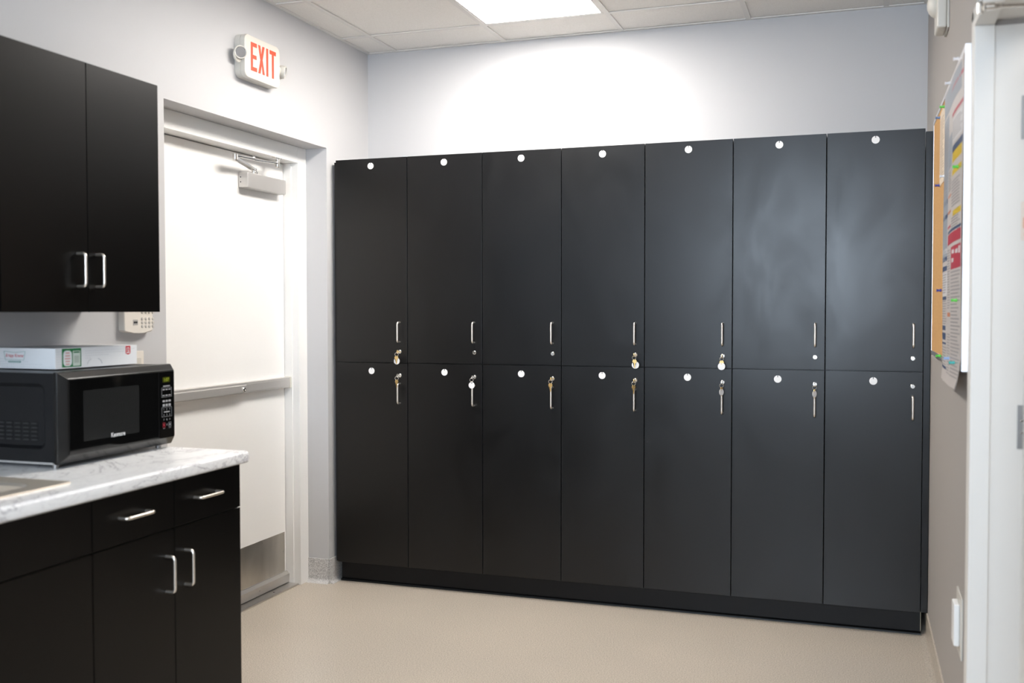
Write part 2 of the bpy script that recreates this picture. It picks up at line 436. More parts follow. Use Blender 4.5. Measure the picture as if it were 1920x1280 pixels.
prism(bm, [(DXF, .014), (DXF+.016, .014), (DXF+.018, .055), (DXF+.006, .068), (DXF, .068)], (LY1-.004)-(LY0+.01), axes((0, LY0+.01, 0), (1, 0, 0), (0, 0, 1)) @ Matrix.Scale(-1, 4, (0, 0, 1)))
lathe(bm, (DXF+.0165, -.80, .036), (1, 0, 0), [(0, .005), (.003, .004), (.004, 0)], 12)
obj('door_sweep', bm, ALU, d1, label='aluminium sweep along the bottom')
# push bar
bm = B()
box(bm, DXF, DXF+.034, LY0+.03, -.545, .986, 1.037, .004)
box(bm, DXF+.030, DXF+.048, LY0+.12, -.935, .990, 1.026, .005)
box(bm, DXF+.030, DXF+.036, -.935, -.547, .992, 1.029, .003)
pb = obj('push_bar', bm, SILVP, d1, label='grey metal push bar')
bm = B(); lathe(bm, (DXF+.035, -.905-.06, 1.006), (1, 0, 0), [(.012, .011), (.016, .011), (.018, .009), (.018, .006), (.013, .005), (.013, 0)], 20)
obj('cylinder_lock', bm, CHROME, pb)
bm = B(); box(bm, DXF, DXF+.038, -.545, -.522, .983, 1.040, .006)
obj('end_cap', bm, PLASTW, pb)
# closer
bm = B(); box(bm, DXF, DXF+.052, -.925, -.595, 1.929, 2.000, .006)
for z in (1.955, 1.977): cyl(bm, (DXF+.014, -.9255, z), (DXF+.014, -.9235, z), .003, n=10, mi=1)
dc = obj('door_closer', bm, [SILVP, DARKP], d1, label='grey metal door closer body with arm')
bm = B()
sh = Vector((DXF+.028, -.835, 2.0)); el = Vector((-.112, -1.068, 2.046)); fr = Vector((-.118, -.712, 2.066))
lathe(bm, sh, (0, 0, 1), [(0, .016), (.010, .016), (.012, .012), (.026, .012), (.028, 0)], 16)
def flatbar(bm, a, b, w, t):
    a, b = Vector(a), Vector(b); d = (b-a).normalized(); s = d.cross(Vector((0, 0, 1))).normalized(); u = s.cross(d)
    vs = [bm.verts.new(p + s*i*w/2 + u*j*t/2) for p in (a, b) for i, j in ((-1, -1), (1, -1), (1, 1), (-1, 1))]
    bm.faces.new(vs[0:4][::-1]); bm.faces.new(vs[4:8])
    for k in range(4): bm.faces.new((vs[k], vs[(k+1) % 4], vs[4+(k+1) % 4], vs[4+k]))
flatbar(bm, sh+Vector((0, 0, .02)), el+Vector((0, 0, -.006)), .022, .010)
lathe(bm, el+Vector((0, 0, -.018)), (0, 0, 1), [(0, .009), (.004, .012), (.030, .012), (.034, .008), (.036, 0)], 16)
mid = el.lerp(fr, .42)
cyl(bm, el+Vector((0, 0, .006)), mid+Vector((0, 0, .003)), .0075, n=12); cyl(bm, mid, fr, .0065, n=12)
cyl(bm, mid+Vector((0, 0, .0)), mid+Vector((0, 0, .016)), .006, n=10)
lathe(bm, fr+Vector((0, 0, -.022)), (0, 0, 1), [(0, .008), (.004, .011), (.022, .011), (.026, .006)], 14)
box(bm, fr.x-.012, fr.x+.012, fr.y-.035, fr.y+.02, 2.084, 2.092, .002)
cyl(bm, fr, (fr.x, fr.y, 2.086), .008, n=12)
obj('closer_arm', bm, CHROME, dc)
bm = B(); box(bm, -.262, -.128, LY0, LY1, 0, .010, .003)
for y in (-.72, -1.1): cyl(bm, (-.152, y, .0095), (-.152, y, .0105), .005, n=10, mi=1)
tag(obj('trim_3', bm, [ALU, DARKP]), 'aluminium threshold strip under the exit door', 'threshold', kind='structure')

# ------------------------------------------------------------------ right doorway
bm = B(); CX = XR-.008; JX = WX+.008
def jamb(bm, y_in, s):       # y_in = reveal plane, s=+1 far side, -1 near side
    box(bm, CX, CX+.050, y_in, y_in+s*.03, 0, DZ, .004)               # reveal portion
    box(bm, CX+.046, JX, y_in+s*.014, y_in+s*.03, 0, DZ, .003)        # rebate
    box(bm, CX, XR, y_in+s*.025, y_in+s*.072, 0, DZ+.05, .004)        # casing on the wall
    box(bm, WX, JX, y_in+s*.025, y_in+s*.06, 0, DZ+.05, .003)
jamb(bm, DY1, 1); jamb(bm, DY0, -1)
box(bm, CX, CX+.050, DY0-.03, DY1+.03, DZ, DZ+.03, .004); box(bm, CX+.046, JX, DY0-.02, DY1+.02, DZ+.014, DZ+.03, .003)
box(bm, CX, XR, DY0-.072, DY1+.072, DZ+.02, DZ+.05, .004); box(bm, WX, JX, DY0-.05, DY1+.05, DZ+.02, DZ+.05, .003)
fr2 = tag(obj('trim_2', bm, JAMBW), 'cream metal frame of the open doorway at the right edge', 'door frame', kind='structure')
bm = B()
prism(bm, rrect(.024, .10, .004), .0008, axes((2.907, DY1+.0135, 1.595), (1, 0, 0), (0, 0, 1)))
prism(bm, rrect(.010, .016, .004), .0004, axes((2.911, DY1+.0126, 1.625), (1, 0, 0), (0, 0, 1)), 1)
prism(bm, rrect(.016, .030, .004), .0004, axes((2.908, DY1+.0126, 1.59), (1, 0, 0), (0, 0, 1)), 1)
prism(bm, rrect(.012, .012, .004), .0004, axes((2.909, DY1+.0126, 1.56), (1, 0, 0), (0, 0, 1)), 1)
obj('rating_label', bm, [mat('label_cream', (.80, .70, .62), .5), mat('label_peach', (.75, .42, .28), .5)], fr2, smooth=0, label='small peach printed label on the jamb')
d2 = thing('door_2', 'cream door standing open beyond the right doorway', 'door', (WX+.012, DY1, 0), kind='structure')
bm = B(); box(bm, WX+.018, WX+.90, DY1-.034, DY1+.010, .012, DZ-.004, .002)
obj('door_leaf', bm, JAMBW, d2)
def hinge(z0, z1):
    bm = B(); y = DY1+.0138
    box(bm, 2.893, WX+.006, y-.003, y-.0002, z0, z1, .0008)
    cyl(bm, (WX+.014, DY1+.014, z0), (WX+.014, DY1+.014, z1), .007, n=14)
    for k, (dx, fz) in enumerate(((.010, .37), (.010, .64), (.031, .13), (.031, .88))):
        lathe(bm, (2.893+dx, y-.003, z0+fz*(z1-z0)), (0, -1, 0), [(0, .0042), (.0012, .0034), (.0016, 0)], 12, mi=1)
    return bm
for z0, z1 in ((1.003, 1.117), (1.806, 1.918), (.20, .314)): obj('hinge', hinge(z0, z1), [HINGE, CHROME], d2)
# closer arm of the right door, shoe under the frame head
bm = B(); cy_ = -2.275
lathe(bm, (2.766, cy_, 2.066), (0, 0, 1), [(0, .004), (.002, .0065), (.026, .0065), (.029, .005), (.033, .005)], 14)
lathe(bm, (2.775, cy_, 2.083), (1, 0, 0), [(0, .006), (.003, .0085), (.020, .0085), (.023, .006), (.030, .005), (.036, .005)], 14)
cyl(bm, (2.80, cy_, 2.083), (3.15, cy_+.03, 2.080), .0045, n=12)
box(bm, 2.758, 2.82, cy_-.035, cy_+.015, 2.098, 2.104, .001)
obj('closer_arm', bm, CHROME, d2, label='bright metal closer arm under the frame head')

# ------------------------------------------------------------------ lockers
XL, LW, LD = .030, .3896, -.4193
H0, H1, H2 = .1041, 1.1095, 2.1126
g = .0017
def pull(bm, p, axis, out, cc=.096, proj=.030, r=.0045):
    """wire pull: p centre on the face, axis along the bar, out away from the face"""
    p, a, o = Vector(p), Vector(axis), Vector(out); R = .011; pts = [p - a*cc/2 - o*.0005]
    for k in range(7):
        t = math.radians(90*k/6); pts.append(p - a*(cc/2-R) - a*R*math.cos(t) + o*(proj-R) + o*R*math.sin(t))
    for k in range(7):
        t = math.radians(90*k/6); pts.append(p + a*(cc/2-R) + a*R*math.sin(t) + o*(proj-R) + o*R*math.cos(t))
    pts.append(p + a*cc/2 - o*.0005); tube(bm, pts, r, 12)
def disc_tag(bm, c, r, t, notch=True):
    n = 40; P = []
    for k in range(n+1):
        a = math.radians(90+7) + math.radians(346)*k/n; P.append((r*math.cos(a), r*math.sin(a)))
    if notch:
        nx = .0009; P += [(nx, r*.74), (.0026, r*.62), (.002, r*.54), (-.002, r*.54), (-.0026, r*.62), (-nx, r*.74)]
    prism(bm, P, t, axes(c, (1, 0, 0), (0, 0, 1)))
def make_locker():
    x0, x1 = XL, XL+LW
    t = thing('locker', 'x', 'locker', (x0, -.2, H0-.004), group='black two-tier lockers along the back wall')
    bm = B(); yb, yf = -.004, LD+.0195
    for xa, xb in ((x0+.0008, x0+.017), (x1-.017, x1-.0008)): box(bm, xa, xb, yf, yb, H0-.004, H2-.006, .0006, 1)
    for z in (H0-.004, H1-.009, H2-.024): box(bm, x0+.017, x1-.017, yf, yb, z, z+.018)
    box(bm, x0+.017, x1-.017, yb-.006, yb, H0+.014, H2-.024)
    obj('carcass', bm, LOCK, t)
    for up in (1, 0):
        z0, z1 = (H1+g, H2) if up else (H0, H1-g)
        bm = B(); box(bm, x0+g, x1-g, LD, LD+.019, z0, z1, .0012, 2)
        d = obj('door', bm, LOCK, t)
        hx = x1-.0405
        bm = B(); pull(bm, (hx, LD, 1.260 if up else .960), (0, 0, 1), (0, -1, 0)); obj('handle', bm, STEEL, d, label='satin metal bar handle')
        zl = 1.1645 if up else 1.0485; bm = B()
        lathe(bm, (hx, LD, zl), (0, -1, 0), [(0, .0095), (.004, .0095), (.0058, .0078), (.0058, .0058), (.0046, .0054), (.0046, 0)], 24)
        box(bm, hx-.0006, hx+.0006, LD-.0050, LD-.0044, zl-.0032, zl+.0032, mi=1)
        obj('lock', bm, [CHROME, DARKP], d, label='round metal lock')
        bm = B(); disc_tag(bm, (x0+LW/2, LD-.0001, 2.076 if up else 1.068), .0160, .0012); obj('number_disc', bm, FOB, d, label='round white disc')
    return t
LLAB = ['black locker column at the left end, key and disc hanging from both locks',
        'black locker column second from the left, white disc on its lower key only',
        'black locker column third from the left, brass key in its lower lock only',
        'black locker column in the middle, brass key over a white disc in its upper lock',
        'black locker column third from the right, white disc hanging from its upper key',
        'black locker column second from the right, edge-on disc at its lower lock only',
        'black locker column at the right end, no keys in either lock']
lk = make_locker(); lk['label'] = LLAB[0]
for k in range(1, 7): dup(lk, (XL+k*LW, -.2, H0-.004), LLAB[k])
bm = B(); box(bm, .0135, XL, LD+.0195, -.002, H0-.002, H2-.008, .0008, 1)
tag(obj('end_panel', bm, LOCK), 'narrow black end panel between left wall and lockers', 'panel')
bm = B(); box(bm, XL+7*LW+.0012, XR-.0015, LD+.0195, LD+.037, H0-.004, H2-.010, .0008, 1)
tag(obj('filler_strip', bm, LOCK), 'narrow black filler strip between lockers and right wall', 'panel')
tk = thing('toe_kick', 'long black plinth under the row of lockers', 'plinth', (1.39, -.2, 0))
bm = B(); box(bm, .0285, 2.7590, -.372, -.02, 0, H0-.0045, .001, 1)
obj('plinth_board', bm, TOEB, tk)
bm = B(); prism(bm, [(0, 0), (-.011, 0), (-.0105, .005), (-.007, .0095), (0, .012)], 2.7325, axes((.0285, -.372, 0), (0, 1, 0), (0, 0, 1)))
obj('shoe_strip', bm, TOEB, tk)
bm = B(); box(bm, 2.7590, 2.7606, -.371, -.355, .014, H0-.008)
obj('bare_edge', bm, RAWWOOD, tk, smooth=0, label='pale bare board edge')

# keys hanging in the locks
def key_outline(bow, blade):
    P = [(-.0028, -bow*.9)]
    for k in range(21):
        a = math.radians(-105 - 330*k/20); P.append((bow*math.cos(a), bow*math.sin(a)))
    P += [(.0028, -bow*.9), (.0028, -bow-blade*.8), (.0, -bow-blade), (-.0012, -bow-blade*.9), (-.0028, -bow-blade*.75), (-.0018, -bow-blade*.6), (-.0028, -bow-blade*.45)]
    return P
def keyset(col, up, label, yaw_tag=0., yaw_key=0., key=True, disc=True, key_front=True, r_disc=.0150, kz=0., swing=0., dx=0., dz_disc=0.):
    hx = XL+(col+1)*LW-.0405; zl = 1.1645 if up else 1.0485
    t = thing('key_set', label, 'keys', (hx, LD-.0058, zl), group='keys left hanging in the locker locks')
    ox, oy, oz = hx, LD-.0058, zl
    bm = B(); prism(bm, key_outline(.0095, .0128), .0018, axes((ox-.0009, oy-.0230, oz), (0, 0, 1), (0, -1, 0)))
    obj('inserted_key', bm, STEEL if swing else BRASS, t)
    bm = B(); R = .0085; cy = oy-.0325; a0 = swing
    cx, cz = ox+dx*.3, oz-.0115
    tube(bm, [(cx + R*math.cos(q)*math.cos(.5), cy + R*math.cos(q)*math.sin(.5), cz + R*math.sin(q)) for q in [2*PI*i/24 for i in range(24)]], .0009, 8, closed=True)
    obj('ring', bm, STEEL, t)
    bx_, bz_ = cx+dx*.5, cz-R
    if key:
        yk = cy-.002 if key_front else cy+.0015
        M = axes((bx_, yk, bz_-.0075+kz), (math.cos(yaw_key), math.sin(yaw_key), 0), (0, 0, 1))
        bm = B(); prism(bm, key_outline(.0098, .021), .0018, M)
        M2 = M @ Matrix.Translation((0, .0068, -.0003)); prism(bm, [(.0017*math.cos(q), .0017*math.sin(q)) for q in [2*PI*i/12 for i in range(12)]], .0024, M2, 1)
        obj('hanging_key', bm, [BRASS, DARKP], t, label='brass key')
    if disc:
        bm = B(); yd = cy+.002 if key_front else cy-.002
        disc_tag(bm, (0, 0, 0), r_disc, .0014); bmesh.ops.rotate(bm, verts=bm.verts[:], cent=(0, 0, 0), matrix=Matrix.Rotation(yaw_tag, 3, 'Z'))
        bmesh.ops.translate(bm, verts=bm.verts[:], vec=(bx_+dx*.5, yd, bz_-r_disc*.72+dz_disc)); obj('key_disc', bm, FOB, t, label='white disc')
    return t
keyset(0, 1, 'brass key over a tilted white disc in the upper left-end lock', yaw_tag=-.15, r_disc=.0165, dz_disc=-.012)
keyset(3, 1, 'brass key over a full white disc in the middle upper lock', dx=.006, r_disc=.0165, dz_disc=-.012)
keyset(4, 1, 'white disc covering a brass key in the upper lock, third column from right', key_front=False, r_disc=.0160, dz_disc=-.012)
keyset(0, 0, 'bunched brass keys without a disc showing at the left-end lower lock', yaw_key=1.15, disc=False, swing=1)
keyset(1, 0, 'round white disc on a ring at the lower lock, second column from left', key=False, r_disc=.0155, dz_disc=-.006, swing=1)
keyset(2, 0, 'brass key on a ring at the lower lock, third column from left', yaw_key=.7, disc=False)
keyset(3, 0, 'brass key on a ring at the lower lock of the middle column', yaw_key=.95, disc=False)
keyset(4, 0, 'narrow turned disc with brass key at the lower lock, third column from right', yaw_tag=1.0, yaw_key=1.2, key_front=False, r_disc=.0145, dz_disc=-.010, swing=1)
keyset(5, 0, 'narrow turned disc with brass key at the lower lock, second column from right', yaw_tag=1.0, yaw_key=1.2, key_front=False, r_disc=.0145, dz_disc=-.008, swing=1)

# ------------------------------------------------------------------ base cabinets and counter
CF = .625; CZ0 = .104
def panel(bm, y0, y1, z0, z1, x=CF, th=.019, bev=.0010): box(bm, x-th, x, y0, y1, z0, z1, bev, 2)
t = thing('base_cabinet', 'black base cabinet with two drawers and two doors at the counter end', 'cabinet', (.3, -2.484, 0))
bm = B(); box(bm, .004, CF-.020, -2.8155, -2.1535, CZ0-.002, .8745); box(bm, .004, .555, -2.8155, -2.155, 0, CZ0-.002)
obj('carcass', bm, CABB, t)
for y0, y1, hy in ((-2.4820, -2.1520, -2.335), (-2.8155, -2.4850, -2.660)):
    bm = B(); panel(bm, y0, y1, .7375, .8725); d = obj('drawer', bm, CABB, t)
    bm = B(); pull(bm, (CF, hy, .808), (0, 1, 0), (1, 0, 0), cc=.110); obj('handle', bm, STEEL, d, label='satin metal bar handle')
for y0, y1, hy in ((-2.4820, -2.1520, -2.437), (-2.8155, -2.4850, -2.523)):
    bm = B(); panel(bm, y0, y1, CZ0, .7340); d = obj('door', bm, CABB, t)
    bm = B(); pull(bm, (CF, hy, .610), (0, 0, 1), (1, 0, 0), cc=.102); obj('handle', bm, STEEL, d, label='satin metal bar handle')
t = thing('sink_cabinet', 'black sink base cabinet with a plain false front at the left edge', 'cabinet', (.3, -3.2, 0))
bm = B()
for a, b in ((-3.6, -3.582), (-2.8365, -2.8185)): box(bm, .004, CF-.020, a, b, CZ0-.002, .8745)
box(bm, .004, CF-.020, -3.582, -2.8365, CZ0-.002, CZ0+.016); box(bm, .004, .555, -3.6, -2.8185, 0, CZ0-.002)
box(bm, .004, .010, -3.582, -2.8365, CZ0+.016, .8745); box(bm, CF-.036, CF-.020, -3.582, -2.8365, .72, .8745)
obj('carcass', bm, CABB, t)
bm = B(); panel(bm, -3.6, -2.8190, .7375, .8725); obj('false_front', bm, CABB, t)
for y0, y1, hy in ((-3.2080, -2.8190, -3.165), (-3.6, -3.2110, -3.255)):
    bm = B(); panel(bm, y0, y1, CZ0, .7340); d = obj('door', bm, CABB, t)
    bm = B(); pull(bm, (CF, hy, .610), (0, 0, 1), (1, 0, 0), cc=.102); obj('handle', bm, STEEL, d, label='satin metal bar handle')

CT, CB, CE, CS = .9140, .8760, -2.130, -3.64
SK = (.115, .500, -3.295, -2.865)      # cut-out x0,x1,y0,y1
bm = B()
box(bm, .003, .56, CS, SK[2], CB, CT); box(bm, .003, .56, SK[3], CE, CB, CT)
box(bm, .003, SK[0], SK[2], SK[3], CB, CT); box(bm, SK[1], .56, SK[2], SK[3], CB, CT)
prof = [(.56, CB), (.637, CB), (.643, CB+.004), (.645, CB+.010), (.645, CT-.014), (.643, CT-.006), (.637, CT-.0012), (.629, CT), (.56, CT)]
A = [bm.verts.new((x, CS, z)) for x, z in prof]; Bv = [bm.verts.new((x, CE, z)) for x, z in prof]
for i in range(len(prof)): bm.faces.new((A[i], A[(i+1) % len(prof)], Bv[(i+1) % len(prof)], Bv[i]))
bm.faces.new(A[::-1]); bm.faces.new(Bv)
tag(obj('countertop', bm, MARBLE), 'white marble-patterned countertop with grey veins on black base cabinets', 'countertop')
t = thing('sink', 'stainless drop-in sink set in the marble counter', 'sink', (.30, -3.08, CT))
def ring_rect(bm, R0, z0, R1, z1, rad0, rad1):
    def loop(R, z, rad): return [bm.verts.new((x, y, z)) for x, y in rrect(R[1]-R[0], R[3]-R[2], rad, 6, (R[0]+R[1])/2, (R[2]+R[3])/2)]
    a = loop(R0, z0, rad0); b = loop(R1, z1, rad1); n = len(a)
    for i in range(n): bm.faces.new((a[i], a[(i+1) % n], b[(i+1) % n], b[i]))
    return b
bm = B(); rim = (.055, .553, -3.360, -2.803); inn = (.125, .490, -3.285, -2.875)
ring_rect(bm, rim, CT+.0004, (rim[0]+.002, rim[1]-.002, rim[2]+.002, rim[3]-.002), CT+.004, .012, .012)
ring_rect(bm, (rim[0]+.002, rim[1]-.002, rim[2]+.002, rim[3]-.002), CT+.004, (inn[0]-.008, inn[1]+.008, inn[2]-.008, inn[3]+.008), CT+.0035, .012, .058)
obj('rim', bm, SINKM, t)
bm = B()
ring_rect(bm, (inn[0]-.008, inn[1]+.008, inn[2]-.008, inn[3]+.008), CT+.0035, inn, CT-.004, .058, .05)
ring_rect(bm, inn, CT-.004, (inn[0]+.008, inn[1]-.008, inn[2]+.008, inn[3]-.008), CT-.15, .05, .05)
b = ring_rect(bm, (inn[0]+.008, inn[1]-.008, inn[2]+.008, inn[3]-.008), CT-.15, (inn[0]+.03, inn[1]-.03, inn[2]+.03, inn[3]-.03), CT-.165, .05, .03)
bm.faces.new(b)
bmesh.ops.remove_doubles(bm, verts=bm.verts[:], dist=1e-5)
obj('basin', bm, SINKM, t)
bm = B(); lathe(bm, (.3075, -3.08, CT-.1645), (0, 0, 1), [(0, .045), (.003, .043), (.002, .03), (-.0, .028), (-.0, 0)], 24); obj('drain', bm, CHROME, t)

# upper cabinets
def upper(y_r, label):
    t = thing('wall_cabinet', label, 'cabinet', (.165, y_r-.33, 1.361), group='black wall cabinets above the counter')
    bm = B(); box(bm, .002, .310, y_r-.6555, y_r, 1.3625, 2.0945, .0008, 1); obj('carcass', bm, CABB, t)
    for y0, y1, hy in ((y_r-.3405, y_r-.016, y_r-.309), (y_r-.6685+.0005, y_r-.3435, y_r-.386)):
        bm = B(); box(bm, .311, .330, y0, y1, 1.361, 2.0985, .0010, 2); d = obj('door', bm, CABB, t)
        bm = B(); pull(bm, (.330, hy, 1.4845), (0, 0, 1), (1, 0, 0)); obj('handle', bm, STEEL, d, label='satin metal bar handle')
    return t
u0 = upper(-2.142, 'black two-door wall cabinet above the microwave')
dup(u0, (.165, -2.142-.33-.6712, 1.361), 'black wall cabinet cut off by the left edge, next to the one above the microwave')

# ------------------------------------------------------------------ microwave (local coordinates: x out of the front, y along the front, z up)
MWX, MWY, MWZ, MWR = .368, -2.381, CT, .012
mw = thing('microwave', 'black countertop microwave on the marble counter under a flat white box', 'microwave', (MWX, MWY, MWZ), MWR)
W2, Z0, Z1 = .2575, .012, .276
bm = B()
box(bm, -.352, -.036, -W2+.0195, W2-.004, Z0+.004, Z1-.003, .003)
ys = -W2+.004; yi = ys+.014
def xz_ring(bm, R0, y0, R1, y1, r0, r1):
    def loop(R, y, r): return [bm.verts.new((x, y, z)) for x, z in rrect(R[1]-R[0], R[3]-R[2], r, 6, (R[0]+R[1])/2, (R[2]+R[3])/2)]
    a, b = loop(R0, y0, r0), loop(R1, y1, r1); n = len(a)
    for i in range(n): bm.faces.new((a[i], a[(i+1) % n], b[(i+1) % n], b[i]))
    return a, b
o_ = (-.352, -.036, Z0+.004, Z1-.003); m_ = (-.325, -.066, .055, .243); k_ = (-.317, -.082, .063, .232)
a, _ = xz_ring(bm, o_, yi+.004, o_, ys, .004, .004); xz_ring(bm, o_, ys, m_, ys, .004, .022); _, b = xz_ring(bm, m_, ys, k_, yi, .022, .016)
bm.faces.new(b)
bmesh.ops.remove_doubles(bm, verts=bm.verts[:], dist=1e-5)
obj('body', bm, MWB, mw, local=True)
bm = B()
for c in range(6):
    for r in range(5):
        x = -.106 - c*.0300; z = .078+r*.0117
        box(bm, x-.0205, x, yi-.0008, yi+.001, z+.0035, z+.0085); box(bm, x-.0205, x, yi-.0045, yi+.001, z, z+.0030, .001, 1, mi=1)
obj('vent_slots', bm, [mat('vent_dark', (.002, .002, .002), .7), mat('vent_slat_lit', (.045, .045, .045), .4)], mw, local=True)  # slats painted greyer to imitate the light they catch
box_rail = B(); box(box_rail, -.350, -.040, -W2+.0035, -W2+.012, Z0-.0005, Z0+.006, .001); obj('base_rail', box_rail, SILVP, mw, local=True)
for x in (-.315, -.048):
    for y in (-W2+.022, W2-.035):
        bm = B(); lathe(bm, (x, y, 0), (0, 0, 1), [(0, .009), (.010, .010), (.018, .010)], 16); obj('foot', bm, HINGE, mw, local=True)
# front bezel with wide chamfers
def bezel(bm, x0, x1, y0, y1, z0, z1, cy, ct, cb):
    a = [(x0, y, z) for y, z in ((y0, z0), (y1, z0), (y1, z1), (y0, z1))]
    m_ = [(x1-.022, y, z) for y, z in ((y0, z0), (y1, z0), (y1, z1), (y0, z1))]
    f_ = [(x1, y, z) for y, z in ((y0+cy, z0+cb), (y1-.012, z0+cb), (y1-.012, z1-ct), (y0+cy, z1-ct))]
    L = [[bm.verts.new(p) for p in q] for q in (a, m_, f_)]
    for p, q in zip(L, L[1:]):
        for i in range(4): bm.faces.new((p[i], p[(i+1) % 4], q[(i+1) % 4], q[i]))
    bm.faces.new(L[0][::-1]); bm.faces.new(L[2])
    bmesh.ops.bevel(bm, geom=bm.edges[:], offset=.003, segments=3, profile=.5, affect='EDGES')
bm = B(); bezel(bm, -.034, 0, -W2, W2, Z0, Z1, .022, .020, .026)
obj('front_bezel', bm, MWGLOSS, mw, local=True)
SPL = W2-.094
bm = B(); box(bm, -.001, .0012, -W2+.024, SPL-.0008, Z0+.030, Z1-.022, .0008, 1)
dr = obj('door', bm, MWGLASS, mw, local=True)
bm = B(); prism(bm, rrect(.245, .148, .004), .0005, axes((.00125, -.055, .145), (0, 1, 0), (0, 0, 1)))
obj('door_window', bm, MWWIN, dr, local=True)
bm = B(); text_bm(bm, 'Kenmore', .0135, axes((.0012, -.030, .0765), (0, 1, 0), (0, 0, 1)), .0006, width=.062, bold=.02)
obj('lettering', bm, LOGOW, dr, local=True, smooth=0, label='white lettering')
bm = B(); box(bm, -.001, .0014, SPL+.0008, W2-.014, Z0+.030, Z1-.022, .0008, 1)
cp = obj('control_panel', bm, MWGLASS, mw, local=True)
YC = (SPL+W2-.014)/2; F = lambda y, z: axes((.00145, y, z), (0, 1, 0), (0, 0, 1))
bm = B(); prism(bm, rrect(.036, .017, .002), .0004, F(YC-.001, .227)); dsp = obj('display', bm, MWDISP, cp, local=True, smooth=0)
bm = B(); text_bm(bm, '1:07', .011, axes((.0019, YC, .227), (0, 1, 0), (0, 0, 1)), .0003, width=.024); obj('clock_digits', bm, MWDIG, dsp, local=True, smooth=0)
bm = B()
def bar(y, z, w, h, mi=0): prism(bm, [(-w/2, -h/2), (w/2, -h/2), (w/2, h/2), (-w/2, h/2)], .0003, F(y, z), mi)
bar(YC, .206, .034, .004)
def outline(y, z, w, h, mi=0):
    for a, b, c, d in ((0, h/2, w, .0008), (0, -h/2, w, .0008), (-w/2, 0, .0008, h), (w/2, 0, .0008, h)): bar(y+a, z+b, c, d, mi)
outline(YC, .186, .050, .030); outline(YC, .122, .050, .030)
for dy in (-.015, 0, .015):
    for z, h in ((.195, .0035), (.176, .0035), (.1575, .006), (.144, .008)): bar(YC+dy, z, .011, h)
bar(YC, .122, .030, .0035)
for i, n in enumerate('123456789'):
    text_bm(bm, n, .0058, F(YC+(-.015, 0, .015)[i % 3], (.131, .113, .097)[i//3]), .0003)
text_bm(bm, '0', .0058, F(YC, .080), .0003)
outline(YC-.015, .080, .012, .014, 1); outline(YC+.015, .080, .012, .014)
bar(YC-.015, .080, .004, .006, 1); bar(YC+.015, .080, .004, .006); bar(YC-.015, .068, .011, .003); bar(YC+.015, .068, .011, .003)
obj('key_legends', bm, [MWPRINT, MWRED], cp, local=True, smooth=0)
bm = B(); prism(bm, rrect(.070, .030, .004), .0010, axes((.0014, YC-.003, .0535), (0, 1, 0), (0, 0, 1))); obj('open_button', bm, MWGLOSS, cp, local=True)

# ------------------------------------------------------------------ doughnut box on the microwave
BXX, BXY, BXZ, BXR = .2384, -2.5223, CT+.2765, -.0304
bxo = thing('pastry_box', 'flat white printed cardboard pastry box lying on top of the microwave', 'box', (BXX, BXY, BXZ), BXR)
BL, BD, BH = .3488, .236, .0622
bm = B(); box(bm, -BD, 0, 0, BL, .0002, BH, .0010, 2)
obj('carton', bm, CARD, bxo, local=True)
FR = lambda y, z: axes((.0001, y, z), (0, 1, 0), (0, 0, 1))           # long side facing +x
FL = lambda x, z: axes((x, -.0001, z), (1, 0, 0), (0, 0, 1))           # short side facing -y
bm = B()
def dots(M, w, h, fn, sx=.0078, sz=.0075):
    for i in range(int(w/sx)):
        for j in range(int(h/sz)):
            x, z = .006+i*sx, .006+j*sz
            if fn(x, z): prism(bm, [(.0009*math.cos(q), .0009*math.sin(q)) for q in [PI*k/4 for k in range(8)]], .0003, M(x, z))
dots(FR, BL-.01, BH-.008, lambda y, z: (y < .10 and not .028 < y < .128 and z > .0) or (y > .118 and z > .026 + (y-.12)*.10 and not .292 < y < .322))
obj('printed_dots', bm, CARDD, bxo, local=True, smooth=0, label='grey printed dots')['kind'] = 'stuff'
bm = B(); dots(lambda x, z: FL(-x, z), BD-.01, BH-.008, lambda x, z: z < .010 + max(0, x-.02)*.13)
obj('printed_dots', bm, CARDD, bxo, local=True, smooth=0, label='grey printed dots')['kind'] = 'stuff'
bm = B()
prism(bm, [(.026, .004), (.103, .004), (.103, .0605), (.026, .0605)], .0003, FR(0, 0))
prism(bm, rrect(.034, .047, .012), .0003, axes((.00035, .048, .031), (0, 1, 0), (0, 0, 1)), 1)
prism(bm, rrect(.030, .046, .002), .0003, axes((.00035, .084, .030), (0, 1, 0), (0, 0, 1)), 2)
for k in range(5): prism(bm, rrect(.022-.003*abs(k-2), .0042, .001), .0002, axes((.0006, .048, .047-k*.0085), (0, 1, 0), (0, 0, 1)), 3)
prism(bm, rrect(.024, .004, .001), .0002, axes((.0006, .084, .0485), (0, 1, 0), (0, 0, 1)), 0)
prism(bm, rrect(.020, .022, .001), .0002, axes((.0006, .084, .027), (0, 1, 0), (0, 0, 1)), 4)
obj('sticker', bm, [GREEN, CARD, PALEG, PINK, mat('sage_print', (.50, .58, .50), .5)], bxo, local=True, smooth=0, label='green printed panel')
bm = B(); y0, y1 = .296, .318
prism(bm, [(y0, .036), ((y0+y1)/2, .032), (y1, .036), (y1, .0605), (y0, .0605)], .0003, FR(0, 0))
text_bm(bm, '12', .014, axes((.00045, (y0+y1)/2, .049), (0, 1, 0), (0, 0, 1)), .0003, 1, width=.012, bold=.02)
prism(bm, rrect(.016, .003, .0008), .0002, axes((.00045, (y0+y1)/2, .0385), (0, 1, 0), (0, 0, 1)), 1)
obj('count_flag', bm, [REDP, CARD], bxo, local=True, smooth=0, label='red flag with number 12')
